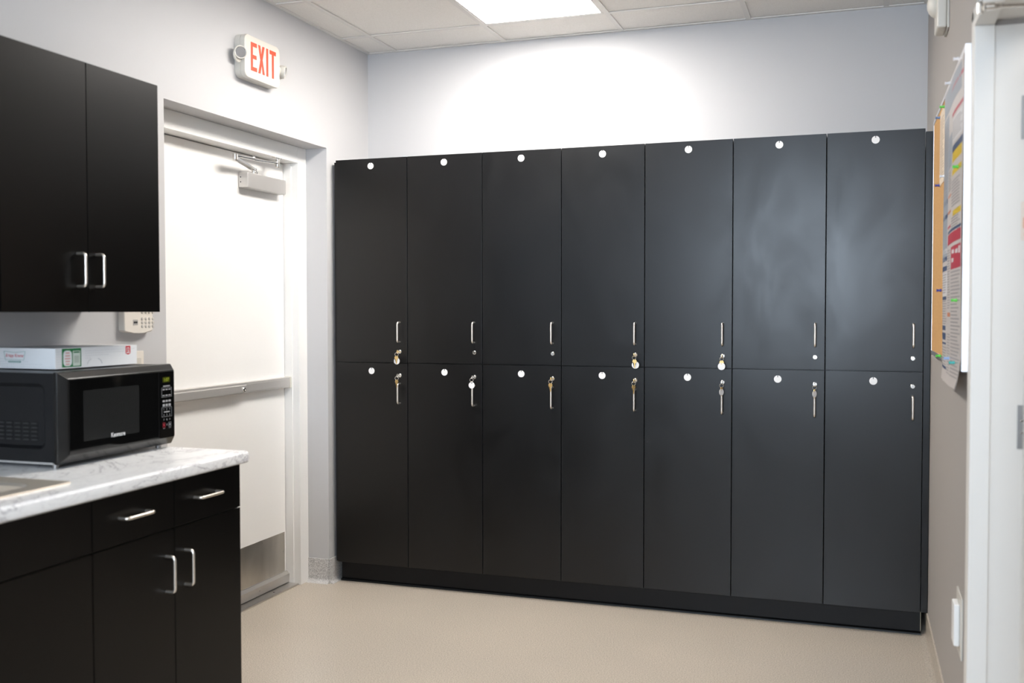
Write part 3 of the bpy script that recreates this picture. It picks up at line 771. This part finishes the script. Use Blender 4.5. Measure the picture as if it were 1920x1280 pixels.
for s, a0, a1 in ((0, 95, 172), (1, 8, 85)):
    c = (.146, .172)[s]
    bm = B(); tube(bm, [(.0004, c+.018*math.cos(math.radians(a0+(a1-a0)*k/8)), .006+.019*math.sin(math.radians(a0+(a1-a0)*k/8))) for k in range(9)], .0007, 6); obj('tab_slit', bm, CARDD, bxo, local=True)
bm = B()
LX, LZ = -.158, .033
for a, b in (((-.042, .019), (0, .0155)), ((0, .0155), (.042, .019)), ((.042, .019), (.036, -.0075)), ((.036, -.0075), (0, -.003-.003)), ((0, -.006), (-.036, -.0075)), ((-.036, -.0075), (-.042, .019))):
    pa = Vector((LX+a[0], -.0003, LZ+a[1])); pb_ = Vector((LX+b[0], -.0003, LZ+b[1])); tube(bm, [pa, pb_], .0005, 6, mi=1)
text_bm(bm, 'Krispy Kreme', .0125, FL(LX, LZ+.005), .0003, 0, width=.070, shear=.25)
prism(bm, rrect(.050, .0052, .0024), .0002, FL(LX, LZ-.0125), 1)
text_bm(bm, 'DOUGHNUTS', .0032, axes((LX, -.0004, LZ-.0125), (1, 0, 0), (0, 0, 1)), .0002, 2, width=.042)
obj('emblem', bm, [REDP, GREENL, CARD], bxo, local=True, smooth=0, label='red and green bow-tie emblem')

# ------------------------------------------------------------------ wall fittings, left
t = thing('alarm_keypad', 'ivory keypad with rows of buttons on the wall beneath the cabinet', 'keypad', (0, -1.885, 1.284))
bm = B()
prof = [(-.078, .150), (-.078, .012), (-.070, .005), (-.03, .0008), (0, 0), (.03, .0008), (.070, .005), (.078, .012), (.078, .150)]
prism(bm, prof, .026, axes((-.0006, -1.885, 1.284), (0, 1, 0), (0, 0, 1)))
bmesh.ops.bevel(bm, geom=[e for e in bm.edges if all(v.co.x > .02 for v in e.verts)], offset=.005, segments=3, profile=.5, affect='EDGES')
obj('housing', bm, KEYPADW, t)
for c in range(4):
    for r in range(5):
        bm = B(); lathe(bm, (.0252, -1.868+c*.0195, 1.308+r*.0138+(.010 if r > 2 else 0)), (1, 0, 0), [(0, .0056), (.002, .0054), (.0028, .004), (.003, 0)], 14); obj('button', bm, GREYBTN, t)
bm = B(); prism(bm, rrect(.025, .020, .001), .0004, axes((.0262, -1.905, 1.323), (0, 1, 0), (0, 0, 1)))
for z, w in ((1.323, .020),): prism(bm, rrect(w, .007, .001), .0002, axes((.0266, -1.905, z), (0, 1, 0), (0, 0, 1)), 1)
obj('maker_plate', bm, [mat('grey_plate', (.45, .43, .41), .5), DARKP], t, smooth=0)
t = thing('light_switch', 'ivory switch plate on the wall half hidden behind the white box', 'switch', (0, -1.872, 1.10))
bm = B(); box(bm, .0002, .006, -1.908, -1.836, 1.103, 1.2185, .003); obj('plate', bm, KEYPADW, t)
bm = B(); box(bm, .006, .010, -1.889, -1.855, 1.127, 1.194, .002); obj('rocker', bm, PLASTW, t)

# exit sign
EX0, EX1, EZ0, EZ1 = -1.232, -.957, 2.352, 2.534
ex = thing('exit_sign', 'lit white EXIT sign with red letters and two lamp heads above the door', 'sign', (0, (EX0+EX1)/2, EZ0))
bm = B(); cyz = ((EX0+EX1)/2, (EZ0+EZ1)/2)
def slab(bm, w, h, r, x0, x1, bev):
    n0 = len(bm.verts); P = rrect(w, h, r, 6)
    def loop(x, k): return [bm.verts.new((x, cyz[0]+y*k[0], cyz[1]+z*k[1])) for y, z in P]
    kk = ((w-2*bev)/w, (h-2*bev)/h)
    L = [loop(x0, (1, 1)), loop(x1-bev, (1, 1)), loop(x1-bev*.3, ((w-.6*bev)/w, (h-.6*bev)/h)), loop(x1, kk)]; n = len(P)
    for a, b in zip(L, L[1:]):
        for i in range(n): bm.faces.new((a[i], a[(i+1) % n], b[(i+1) % n], b[i]))
    bm.faces.new(L[0][::-1]); bm.faces.new(L[-1])
w, h = EX1-EX0, EZ1-EZ0
slab(bm, w, h, .028, .0002, .026, .003); slab(bm, w-.004, h-.004, .027, .022, .0305, .001); slab(bm, w, h, .028, .029, .050, .005)
obj('housing', bm, PLASTW, ex)
bm = B(); M = axes((.0501, EX0, EZ0), (0, 1, 0), (0, 0, 1)); LT = .0007
def poly(P): prism(bm, P, LT, M)
zb, zt = .034, .154; zm = (zb+zt)/2; s = .0150
def rect(a, b, c, d): poly([(a, c), (b, c), (b, d), (a, d)])
xe = .044; rect(xe, xe+s, zb, zt); rect(xe+s, xe+.046, zt-s*1.15, zt); rect(xe+s, xe+.043, zm-s*.55, zm+s*.55); rect(xe+s, xe+.046, zb, zb+s*1.15)
xx = .100; k = .0165; ww = .050
poly([(xx, zb), (xx+k, zb), (xx+ww, zt), (xx+ww-k, zt)])
poly([(xx+ww-k, zb), (xx+ww, zb), (xx+ww/2+k*.55, zm), (xx+ww/2, zm-.012)]); poly([(xx, zt), (xx+k, zt), (xx+ww/2, zm+.012), (xx+ww/2-k*.55, zm)])
xi = .163; rect(xi, xi+s, zb, zt)
xt = .190; rect(xt, xt+.050, zt-s*1.15, zt); rect(xt+.025-s/2, xt+.025+s/2, zb, zt-s*1.15)
obj('letters', bm, RED, ex, smooth=0, label='red letters EXIT')
for side in (-1, 1):
    if side < 0: c = Vector((.034, EX0-.014, 2.448)); d = Vector((.75, -.62, -.10)).normalized()
    else: c = Vector((.034, EX1+.040, 2.440)); d = Vector((.86, .35, -.22)).normalized()
    bm = B()
    cyl(bm, (.026, EX0+.004, 2.440) if side < 0 else (.026, EX1-.004, 2.440), (.026, EX0-.012, 2.440) if side < 0 else (.026, EX1+.030, 2.440), .020, n=24)
    lathe(bm, (.018, c.y, 2.438), (1, 0, 0), [(0, .026), (.004, .030), (.010, .030), (.013, .024)], 28)
    lathe(bm, c - d*.020, d, [(0, .012), (.004, .020), (.012, .0265), (.030, .0285), (.036, .027), (.036, .0235), (.033, .0232), (.033, 0)], 28)
    hd = obj('lamp_head', bm, PLASTW, ex)
    bm = B(); lathe(bm, c + d*.0132, d, [(0, .0228), (.001, .022), (-.006, .013), (-.010, .006), (-.010, 0)], 24); lathe(bm, c + d*.0060, d, [(0, .006), (.004, .0055), (.006, .003), (.0065, 0)], 14, mi=1)
    obj('lens', bm, [LENS, FOB], hd, label='silvery lamp lens')

# ------------------------------------------------------------------ right wall: alarm device, outlet, cork board
t = thing('wall_alarm', 'white wall-mounted alarm unit with a round dome high on the right wall', 'alarm', (XR, -1.07, 2.335))
bm = B(); box(bm, XR-.008, XR-.0002, -1.143, -1.007, 2.332, 2.523, .003); box(bm, XR-.040, XR-.008, -1.140, -1.01, 2.335, 2.52, .008, 3)
lathe(bm, (XR-.022, -1.075, 2.3355), (0, 0, -1), [(0, .006), (.0012, .005), (.0012, .003), (0, 0)], 14)
obj('housing', bm, PLASTW, t)
bm = B(); lathe(bm, (XR-.0395, -1.055, 2.435), (-1, 0, 0), [(0, .044), (.006, .043), (.014, .037), (.022, .027), (.027, .014), (.0285, 0)], 28)
obj('dome', bm, PLASTW, t)
t = thing('wall_outlet', 'white outlet with a raised cover low on the right wall', 'outlet', (XR, -1.78, .37))
bm = B(); box(bm, XR-.006, XR-.0002, -1.855, -1.705, .376, .553, .003); obj('plate', bm, PLASTW, t)
bm = B(); box(bm, XR-.022, XR-.006, -1.815, -1.745, .405, .525, .004); obj('raised_cover', bm, TRIMW, t)

BY0, BY1, BZ0, BZ1, BX = -1.915, -.695, 1.195, 2.088, XR-.019
t = thing('cork_board', 'aluminium-framed cork notice board on the right wall', 'notice board', (XR, (BY0+BY1)/2, BZ0))
bm = B(); box(bm, XR-.017, XR-.0004, BY0+.012, BY1-.012, BZ0+.012, BZ1-.012); obj('cork_panel', bm, CORK, t, smooth=0)
bm = B()
for y0, y1, z0, z1 in ((BY0, BY0+.016, BZ0, BZ1), (BY1-.016, BY1, BZ0, BZ1), (BY0+.016, BY1-.016, BZ0, BZ0+.016), (BY0+.016, BY1-.016, BZ1-.016, BZ1)):
    box(bm, BX, XR-.0004, y0, y1, z0, z1, .0015)
obj('frame', bm, mat('bright_aluminium', (.80, .79, .80), .36, 1.), t)

# poster: curved laminated sheet; u along -y (0 = far edge), z up
PY0, PZ0, PZ1 = -1.285, 1.140, 2.066
PW = .612
def psurf(u, z, off=0.):
    b = .004*math.sin(PI*min(1, max(0, u/PW))) + .0012*(1+math.sin(u*17+1.0)) + .0010*(1+math.sin(z*9))
    low = max(0., (1.235-z)/.095)
    b += -.004*low + .010*low*low*(1 if u > .1 else .6) + .010*max(0., (u-PW+.10)/.10)**2*low
    base = .0190
    return Vector((XR-base-b-off, PY0-u, z))
def sheet(bm, u0, u1, z0, z1, off=0., nu=None, nz=None, mi=0, th=.0004):
    nu = nu or max(1, int((u1-u0)/.03)); nz = nz or max(1, int((z1-z0)/.03))
    def gridv(o): return [[bm.verts.new(psurf(u0+(u1-u0)*i/nu, z0+(z1-z0)*j/nz, o)) for j in range(nz+1)] for i in range(nu+1)]
    A, C = gridv(off), gridv(off+th)
    for i in range(nu):
        for j in range(nz):
            bm.faces.new((A[i][j], A[i][j+1], A[i+1][j+1], A[i+1][j])).material_index = mi
            bm.faces.new((C[i][j], C[i+1][j], C[i+1][j+1], C[i][j+1])).material_index = mi
    for i in range(nu):
        bm.faces.new((A[i][0], A[i+1][0], C[i+1][0], C[i][0])).material_index = mi; bm.faces.new((A[i][nz], C[i][nz], C[i+1][nz], A[i+1][nz])).material_index = mi
    for j in range(nz):
        bm.faces.new((A[0][j], C[0][j], C[0][j+1], A[0][j+1])).material_index = mi; bm.faces.new((A[nu][j], A[nu][j+1], C[nu][j+1], C[nu][j])).material_index = mi
ps = thing('notice_poster', 'tall laminated poster of printed notices pinned to the cork board', 'poster', (XR-.02, PY0-PW/2, PZ0))
bm = B(); sheet(bm, 0, PW, PZ0, PZ1); obj('sheet', bm, PAPER, ps, smooth=60)
def block(name, m, rects, lab=None):
    for u0, u1, z0, z1 in rects:
        bm = B(); sheet(bm, u0, u1, z0, z1, .0005, th=.0003); obj(name, bm, m, ps, smooth=60, label=lab)
block('blue_panel', PBLUE, [(.01, .56, 1.985, 2.058), (.01, .19, 1.52, 1.975), (.20, .33, 1.80, 1.90)], 'grey-blue printed panel')
block('navy_band', PNAVY, [(.012, .19, 1.70, 1.715), (.012, .19, 1.655, 1.668), (.012, .19, 1.52, 1.535), (.012, .19, 1.49, 1.505), (.012, .17, 1.398, 1.408), (.012, .14, 1.30, 1.315), (.012, .15, 1.27, 1.292), (.012, .16, 1.255, 1.261), (.012, .19, 1.178, 1.186), (.35, .60, 1.83, 1.85), (.22, .60, 1.598, 1.606)], 'navy printed band')
block('red_panel', PRED, [(.33, .60, 1.94, 1.95), (.22, .60, 1.563, 1.595), (.36, .60, 1.485, 1.552), (.21, .33, 1.615, 1.622), (.30, .60, 2.02, 2.03)], 'red printed panel')
block('yellow_panel', PYEL, [(.36, .585, 1.80, 1.83), (.36, .585, 1.762, 1.778), (.40, .59, 1.640, 1.656)], 'yellow printed panel')
block('orange_panel', PORG, [(.21, .33, 1.66, 1.668), (.21, .33, 1.71, 1.716), (.21, .33, 1.345, 1.357)], 'orange printed band')
block('pale_panel', PAPERL, [(.015, .19, 1.41, 1.485), (.015, .19, 1.545, 1.56), (.35, .59, 1.86, 1.93)], 'pale printed panel')
bm = B(); rr = random.Random(3)
for u0, u1, z0, z1, st in ((.018, .185, 1.19, 1.25, .009), (.018, .185, 1.32, 1.395, .008), (.018, .185, 1.42, 1.48, .008), (.215, .335, 1.17, 1.29, .0085), (.215, .335, 1.37, 1.55, .008), (.36, .59, 1.17, 1.475, .0105), (.36, .59, 1.61, 1.635, .008), (.36, .59, 1.67, 1.75, .009), (.215, .335, 1.73, 1.79, .008), (.36, .59, 1.87, 1.92, .008), (.02, .18, 1.73, 1.96, .010)):
    z = z0
    while z < z1:
        sheet(bm, u0, u1-rr.random()*.3*(u1-u0), z, z+st*.36, .0009, th=.0002, nz=1); z += st
obj('printed_lines', bm, PTEXT, ps, smooth=60, label='grey lines of small print')
for u, z, w_, h_ in ((.39, 1.530, .06, .012), (.39, 1.505, .05, .012), (.48, 1.528, .05, .012), (.55, 1.525, .035, .02)): bm = B(); sheet(bm, u, u+w_, z, z+h_, .0009, th=.0002); obj('white_mark', bm, PAPERL, ps, smooth=60)

# tan sheet beside the poster
tp = thing('paper_sheet', 'tan sheet of small brown print pinned left of the tall poster', 'paper', (XR-.014, -1.145, 1.79))
def tsurf(u, z, off): return Vector((XR-.0174-.0012*math.sin(PI*u/.2)-off, -1.020-u, z))
def tsheet(bm, u0, u1, z0, z1, off, th=.0003):
    nu, nz = 6, max(1, int((z1-z0)/.04))
    A = [[bm.verts.new(tsurf(u0+(u1-u0)*i/nu, z0+(z1-z0)*j/nz, off)) for j in range(nz+1)] for i in range(nu+1)]
    C = [[bm.verts.new(tsurf(u0+(u1-u0)*i/nu, z0+(z1-z0)*j/nz, off+th)) for j in range(nz+1)] for i in range(nu+1)]
    for i in range(nu):
        for j in range(nz):
            bm.faces.new((A[i][j], A[i][j+1], A[i+1][j+1], A[i+1][j])); bm.faces.new((C[i][j], C[i+1][j], C[i+1][j+1], C[i][j+1]))
    for i in range(nu): bm.faces.new((A[i][0], A[i+1][0], C[i+1][0], C[i][0])); bm.faces.new((A[i][nz], C[i][nz], C[i+1][nz], A[i+1][nz]))
    for j in range(nz): bm.faces.new((A[0][j], C[0][j], C[0][j+1], A[0][j+1])); bm.faces.new((A[nu][j], A[nu][j+1], C[nu][j+1], C[nu][j]))
bm = B(); tsheet(bm, 0, .205, 1.800, 2.055, 0); obj('sheet', bm, PAPERT, tp, smooth=60)
bm = B(); z = 1.825
while z < 2.03:
    tsheet(bm, .02, .185-rr.random()*.05, z, z+.0035, .0004, .0002); z += .0095
obj('printed_lines', bm, PTEXTB, tp, smooth=60)

# push pins (shared mesh per colour, pointing out of the board)
def pin_mesh(colour):
    bm = B(); lathe(bm, (0, 0, 0), (-1, 0, 0), [(-.010, .0006), (0, .0006), (0, .0052), (.002, .0056), (.0035, .0040), (.010, .0032), (.0125, .0046), (.0140, .0050), (.0150, .0040), (.0150, 0)], 16)
    return bm
PINLIST = [('white', 2.7555, -1.87, 2.058, 'white push pin at the top of the tall poster, by the bright frame edge'),
           ('white', 2.7555, -1.59, 2.050, 'white push pin at the top middle of the tall poster'),
           ('green', 2.7670, -1.222, 2.048, 'green push pin between the tan sheet and the poster top'),
           ('steel blue', 2.7672, -1.028, 2.046, 'steel blue push pin at the top left of the tan sheet'),
           ('white', 2.7640, -1.30, 1.806, 'white push pin at the bottom right of the tan sheet'),
           ('dark blue', 2.7672, -1.040, 1.806, 'dark blue push pin at the bottom left of the tan sheet'),
           ('green', 2.7575, -1.865, 1.762, 'green push pin on the poster below its yellow panels'),
           ('dark blue', 2.7585, -1.300, 1.430, 'dark blue push pin on the left edge of the poster'),
           ('green', 2.7575, -1.870, 1.392, 'green push pin on the right of the poster below the red panel'),
           ('green', 2.7590, -1.300, 1.213, 'green push pin at the bottom left corner of the poster'),
           ('pale blue', 2.7560, -1.66, 1.221, 'pale blue push pin at the bottom middle of the poster'),
           ('teal', 2.7540, -1.865, 1.218, 'teal push pin at the bottom right of the poster')]
for colour, x, y, z, lb in PINLIST:
    o = obj('push_pin', pin_mesh(colour), PINS[colour]); o.location = (x, y, z)
    tag(o, lb, 'push pin', 'push pins on the cork board')

# ------------------------------------------------------------------ daylight, world
w = bpy.data.worlds.new('sky'); SC.world = w; w.use_nodes = True
bg = w.node_tree.nodes['Background']; bg.inputs['Color'].default_value = (.72, .85, 1., 1); bg.inputs['Strength'].default_value = 8.2
la = bpy.data.lights.new('window_daylight', 'AREA'); la.shape = 'RECTANGLE'; la.size = WN[1]-WN[0]-.1; la.size_y = WN[3]-WN[2]-.1
la.cycles.is_portal = True
lo = bpy.data.objects.new('window_daylight', la); COL.objects.link(lo); lo.location = ((WN[0]+WN[1])/2, YB-.12, (WN[2]+WN[3])/2); lo.rotation_euler = (PI/2, 0, 0)

# ------------------------------------------------------------------ camera
cam = bpy.data.cameras.new('camera'); co = bpy.data.objects.new('camera', cam); COL.objects.link(co)
cam.sensor_width = 36; cam.sensor_fit = 'HORIZONTAL'; cam.lens = 36*1900.9/1920
R = Vector((.94674, .32199, -.00083)); U = Vector((-.00889, .02873, .99955)); Fw = Vector((-.32187, .94631, -.03006))
M = Matrix.Identity(4)
for i in range(3): M[i][0], M[i][1], M[i][2] = R[i], U[i], -Fw[i]
M[0][3], M[1][3], M[2][3] = 2.4948, -4.9369, 1.3632
co.matrix_world = M
cam.clip_start = .05
cam.dof.use_dof = True; cam.dof.focus_distance = 4.75; cam.dof.aperture_fstop = 2.6
SC.camera = co
vs = SC.view_settings
SC.display_settings.display_device = 'sRGB'
vs.view_transform = 'Standard'; vs.look = 'None'; vs.gamma = 1; vs.use_curve_mapping = False; vs.exposure = 1.72
